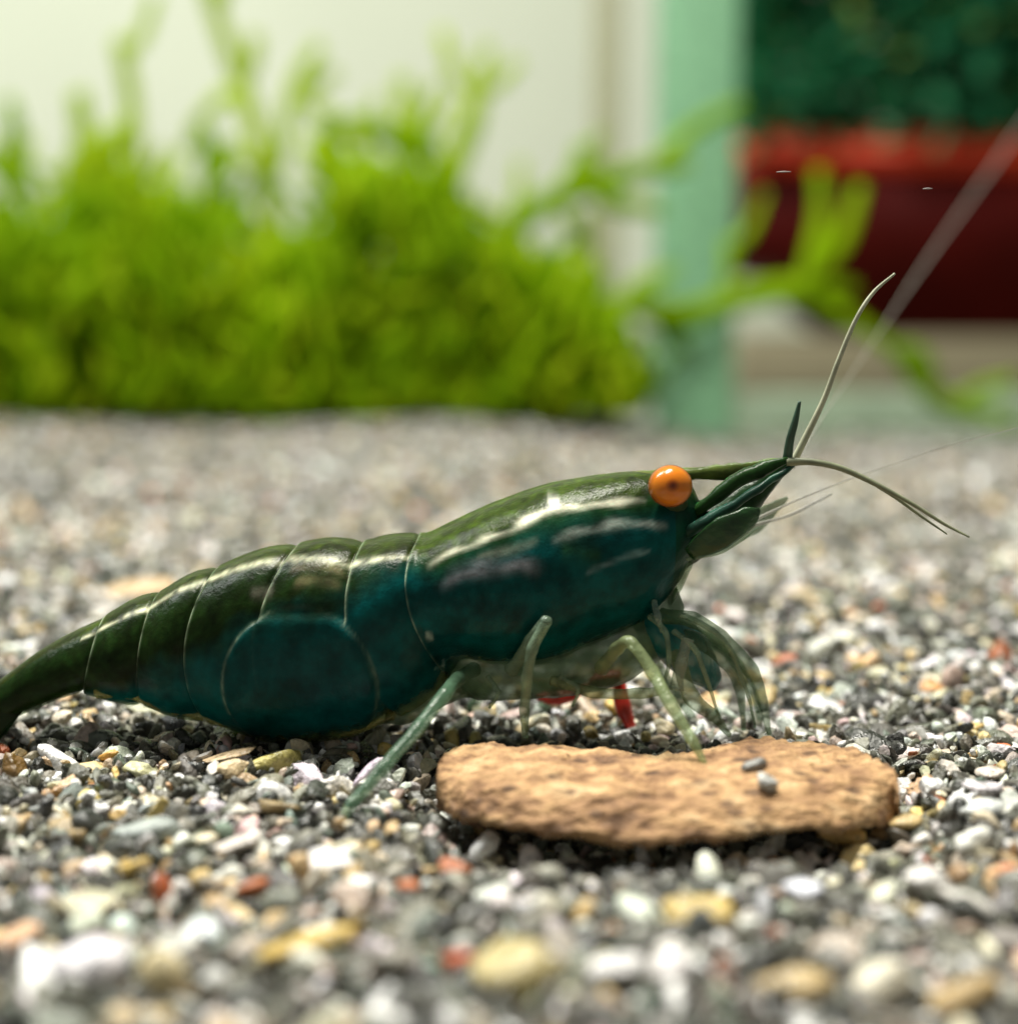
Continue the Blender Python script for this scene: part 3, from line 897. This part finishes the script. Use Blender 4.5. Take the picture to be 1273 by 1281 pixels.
# antennal scale: thin leaf-like blade
add_part(tube([(*P(862, 694, 48.3), 0.25), (*P(900, 668, 48.0), 0.48), (*P(935, 648, 48.0), 0.36), (*P(950, 636, 48.1), 0.06)], 12, 6, 0.25, (0, 1, 0)), (0.015, 0.06, 0.015), 2)
add_part(tube([(*P(862, 690, 51.7), 0.25), (*P(910, 668, 52.0), 0.45), (*P(950, 648, 52.0), 0.36), (*P(985, 622, 51.9), 0.05)], 12, 6, 0.25, (0, 1, 0)), (0.06, 0.11, 0.05), 1)
# mouthparts folded under the head
add_part(loft([((792, 780), (792, 786), 0.1), ((815, 764), (815, 815), 0.8), ((845, 768), (850, 846), 0.9), ((872, 784), (878, 860), 0.7), ((892, 814), (892, 864), 0.35), ((902, 842), (902, 850), 0.05)], 9, 28, 49.6), (0.001, 0.16, 0.165), 2)
# thin clear hem of the side plates, scalloped at each joint
hem = []
for q in catmull([(120, 862), (160, 868), (188, 874), (228, 888), (268, 896), (318, 908), (372, 916), (430, 912), (470, 904), (503, 888)], 6):
    j = 4 * abs(math.sin(q[0] * 0.0393)); hem.append(((q[0], q[1] - 16), (q[0] - 2, q[1] + 3 + j), 0.85))
hem[0] = (hem[0][0], (hem[0][0][0], hem[0][0][1] + 2), 0.2); hem[-1] = (hem[-1][0], (hem[-1][0][0], hem[-1][0][1] + 2), 0.2)
add_part(loft(hem, 3, 20, YB - 0.5), (0.34, 0.31, 0.09), 1)
# tail fan: folded blades
for k, (dy, du, dv) in enumerate(((-0.9, 0, 0), (-0.5, -8, 14), (0.5, -8, 14), (0.9, 0, 0))):
    add_part(tube([(*P(30 + du, 870 + dv * 0.5, YB + dy * 0.4), 0.35), (*P(-20 + du, 900 + dv, YB + dy), 0.75), (*P(-90 + du, 945 + dv, YB + dy * 1.8), 0.85), (*P(-150 + du, 985 + dv, YB + dy * 2.4), 0.3)], 12, 6, 0.22, (0, 1, 0)), (0.012, 0.022, 0.008), 0)
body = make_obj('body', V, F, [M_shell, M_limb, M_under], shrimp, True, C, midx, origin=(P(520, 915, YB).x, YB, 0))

# eyes
me_, nt, b, out = new_mat('eye_orange')
tc = nd(nt, 'ShaderNodeTexCoord')
sx = nd(nt, 'ShaderNodeVectorMath', operation='DISTANCE')
nt.links.new(tc.outputs['Object'], sx.inputs[0]); sx.inputs[1].default_value = (0.00001, -0.00069, 0.0001)
r = ramp(nt, sx.outputs['Value'], [(0.0, (0.12, 0.02, 0.002)), (0.00009, (0.25, 0.05, 0.003)), (0.00024, (0.62, 0.17, 0.008)), (0.00062, (0.66, 0.20, 0.012)), (0.0009, (0.22, 0.055, 0.006)), (0.0012, (0.03, 0.012, 0.004))])
mr = nd(nt, 'ShaderNodeMath', operation='MULTIPLY'); mr.inputs[1].default_value = 1.0
nt.links.new(r.outputs[0], b.inputs['Base Color'])
b.inputs['Roughness'].default_value = 0.18; b.inputs['Subsurface Weight'].default_value = 0.2; b.inputs['Subsurface Scale'].default_value = 0.0002
# ramp positions are in metres; scale the distance up so they spread over 0..1
for e in r.color_ramp.elements: e.position = min(1.0, e.position / 0.0014)
mr.inputs[1].default_value = 1 / 0.0014
nt.links.new(sx.outputs['Value'], mr.inputs[0]); nt.links.new(mr.outputs[0], r.inputs['Fac'])
M_eye = me_
M_stalk = mat_plain('eye_stalk', (0.03, 0.05, 0.02), 0.4)
ev, ef = ico(5)
for s in (-1, 1):
    yy = YB + s * 2.05
    c = P(838, 608, 47.95) if s < 0 else P(838, 608, 47.95) + Vector((-0.25, 2 * 1.9, -0.75))
    e = make_obj('eye', [Vector((q[0] * 0.70, q[1] * 0.70, q[2] * 0.665)) + c for q in ev], [tuple(f) for f in ef], M_eye, shrimp, origin=c)
    if s > 0: e.scale = (1, -1, 1)
    root = P(846, 640, YB + s * 0.6)
    make_obj('eye_stalk', *tube([(*root, 0.45), (*root.lerp(c, 0.6), 0.42), (*c, 0.40)], 12, 5), M_stalk, shrimp)

# walking legs
def limb(rows, color=(0.14, 0.21, 0.13), name='walking_leg', mat=M_limb, sides=16):
    """rows (u, v, depth mm, half width px); swollen joints"""
    pts = [(*P(u, v, Y), r * 0.74 * Y / FPX) for u, v, Y, r in rows]
    R = catmull(pts, 14)
    for i, q in enumerate(R): q[:3] += 0.03 * np.array(noise.noise_vector(Vector(q[:3]) * 1.5))
    rr = []
    for i, q in enumerate(R):
        jd = abs((i / 14) - round(i / 14))
        q = q.copy(); q[3] *= 1 + 0.14 * math.exp(-(jd / 0.16) ** 2)
        rr.append(q)
    v, f = tube(rr, sides, 1)
    cols = []
    for q in v:
        n4 = noise.fractal(Vector(q) * 2.0, 1.0, 2.0, 3); cols.append(np.array(color) * (1 + 0.5 * n4))
    return make_obj(name, v, f, mat, shrimp, True, cols)


LEGC = (0.24, 0.34, 0.24); LEGD = (0.085, 0.17, 0.09); LEGY = (0.28, 0.34, 0.17)
limb([(592, 838, 48.6, 12), (572, 850, 47.2, 12), (556, 868, 46.0, 11.5), (522, 912, 44.6, 11.5), (478, 962, 43.4, 11), (440, 1006, 42.6, 10), (418, 1040, 42.1, 5)], (0.10, 0.19, 0.12))
limb([(640, 838, 48.4, 12), (664, 802, 47.4, 11), (683, 778, 47.0, 10), (666, 812, 46.9, 9.5), (660, 848, 47.0, 9), (656, 888, 47.3, 8.5), (657, 922, 47.5, 5)], LEGC)
limb([(752, 836, 48.4, 12), (772, 812, 47.2, 11), (789, 804, 46.6, 10), (816, 842, 46.0, 11), (838, 880, 45.2, 11), (866, 928, 44.5, 9), (884, 962, 44.1, 4)], LEGY)
limb([(690, 850, 48.6, 9), (740, 866, 48.0, 9), (800, 868, 47.6, 9), (835, 862, 47.4, 8)], LEGY)
limb([(826, 770, 48.9, 13), (866, 776, 48.4, 13), (900, 798, 48.2, 14), (938, 838, 48.4, 13), (952, 876, 49.2, 10), (962, 918, 50.0, 4)], LEGD)
limb([(826, 784, 49.4, 12), (870, 800, 49.0, 13), (906, 826, 49.0, 13), (924, 858, 49.6, 9), (930, 912, 50.6, 4)], LEGD)
limb([(836, 806, 49.2, 12), (850, 830, 48.6, 12), (864, 872, 48.2, 14), (892, 896, 48.6, 10), (912, 920, 49.2, 4)], LEGY)
limb([(860, 800, 48.0, 10), (852, 830, 47.8, 10), (845, 862, 47.8, 12)], (0.28, 0.33, 0.27), 'mouth_limb')
limb([(818, 752, 48.6, 5), (822, 770, 48.2, 6), (828, 792, 48.2, 3)], (0.24, 0.34, 0.30), 'mouth_limb')
for (rows) in ([(800, 800, 51.6, 10), (832, 850, 52.6, 10), (862, 892, 53.2, 8), (888, 926, 53.2, 4)], [(650, 838, 51.8, 10), (690, 862, 53.2, 9), (676, 890, 53.8, 8), (664, 912, 54.0, 4)],
               [(586, 838, 51.6, 10), (606, 862, 53.6, 9), (590, 886, 54.4, 8), (580, 914, 54.6, 4)], [(826, 776, 51.2, 11), (886, 800, 51.8, 11), (922, 832, 52.2, 10), (946, 880, 52.6, 7), (950, 912, 52.8, 4)]):
    limb(rows, LEGD)

for rows in ([(812, 770, 48.6, 5), (832, 792, 48.0, 5), (836, 830, 47.8, 4), (826, 860, 47.8, 2)], [(850, 768, 48.4, 5), (890, 788, 48.0, 5), (914, 816, 48.0, 4.5), (936, 872, 48.6, 3), (944, 910, 49.2, 2)],
             [(842, 790, 48.2, 5), (868, 812, 47.8, 5), (884, 850, 47.8, 4), (900, 900, 48.2, 2)], [(700, 846, 48.2, 4), (722, 862, 47.9, 4), (716, 884, 47.9, 2)], [(610, 846, 48.4, 4), (622, 866, 48.0, 4), (612, 886, 48.0, 2)],
             [(858, 700, 48.4, 3), (905, 690, 48.0, 2.4), (948, 660, 47.8, 1.4)]):
    limb(rows, LEGC, 'mouth_limb')

# antennae
M_ant = mat_plain('antenna', (0.20, 0.22, 0.13), 0.45, 0.3, 1500)
M_antd = mat_plain('antenna_dark', (0.03, 0.075, 0.045), 0.45, 0.3, 1500)
M_antw = mat_clear('antenna_clear', (0.36, 0.35, 0.30), 0.5, 0.4)


def feeler(rows, mat, n=10, sides=8):
    return make_obj('antenna', *tube([(*P(u, v, Y), r * Y / FPX) for u, v, Y, r in rows], sides, n), mat, shrimp)


feeler([(984, 578, 49.2, 6.5), (988, 550, 49.0, 5.5), (994, 528, 48.9, 4.5), (1000, 502, 48.8, 2)], M_antd)
feeler([(992, 578, 49.4, 5), (1006, 550, 49.3, 4.6), (1030, 500, 49.2, 3.6), (1048, 452, 49.1, 3.2), (1070, 400, 49.0, 2.8), (1092, 366, 49.0, 2.4), (1119, 342, 48.9, 1.4)], mat_plain('antenna_pale', (0.42, 0.43, 0.30), 0.4, 0.3, 1500))
feeler([(984, 578, 49.0, 6), (1015, 578, 48.8, 4.4), (1052, 586, 48.7, 4.0), (1096, 606, 48.5, 3.4), (1140, 630, 48.2, 2.8), (1180, 655, 48.0, 2.2), (1212, 672, 47.8, 1.2)], M_ant)
feeler([(1092, 605, 48.5, 2.2), (1122, 624, 48.6, 2.2), (1152, 646, 48.7, 1.8), (1184, 668, 48.9, 1.0)], M_ant)
feeler([(992, 585, 50.6, 2.2), (1030, 520, 56, 1.2), (1090, 430, 72, 1.0), (1170, 310, 98, 1.4), (1273, 165, 130, 1.6), (1350, 60, 150, 1.6)], M_antw)
feeler([(940, 652, 51.0, 2.5), (1010, 620, 51.4, 1.2), (1090, 590, 52.0, 0.8), (1190, 556, 52.6, 0.8), (1290, 530, 53.4, 0.8)], M_antw)
feeler([(930, 660, 51.4, 2.5), (985, 645, 51.6, 2.2), (1040, 618, 52.0, 1.5)], M_antw)

# ------------------------------------------------------------------ small things beside it
M_appendage = mat_plain('red_appendage', (0.50, 0.028, 0.014), 0.35, 0.4, 1500)
M_appendage_pale = mat_plain('appendage_pale', (0.55, 0.40, 0.34), 0.5)
tb = G(796, 922, 0.25)
appendage = empty('red_appendage', (tb.x, 53.0, 0))
tag(appendage, 'bent red twig fragment between the gravel and the shrimp\'s legs', 'appendage')  # bent jointed pieces, taken as legs of a red shrimp
for rows in ([(736, 853, 53.0, 3), (752, 850, 53.0, 10), (776, 849, 53.0, 12)], [(774, 852, 53.0, 8), (778, 880, 52.8, 11), (784, 898, 52.7, 9), (797, 926, 52.5, 3)], [(672, 872, 53.4, 4), (690, 873, 53.4, 9), (712, 871, 53.3, 8), (742, 854, 53.1, 3)]):
    make_obj('joint', *tube([(*P(u, v, Y), r * Y / FPX) for u, v, Y, r in rows], 9, 5), M_appendage, appendage)

M_speck = mat_plain('white_speck', (0.36, 0.33, 0.32), 0.5)
for u, v, L, lab in ((980, 215, 9, 'brighter tiny white streak drifting just below the bright red planter rim'),
                     (1160, 236, 6, 'fainter tiny white speck drifting in front of the dark red planter body')):
    p = P(u, v, 50.5); mm = 50.5 / FPX
    o = make_obj('drifting_particle', *tube([(p.x - L * mm, p.y, p.z, 0.4 * mm), (p.x, p.y, p.z + mm * 0.4, 0.9 * mm), (p.x + L * mm, p.y, p.z + mm * 0.3, 0.4 * mm)], 7, 4), M_speck, origin=p)
    tag(o, lab, 'particle')
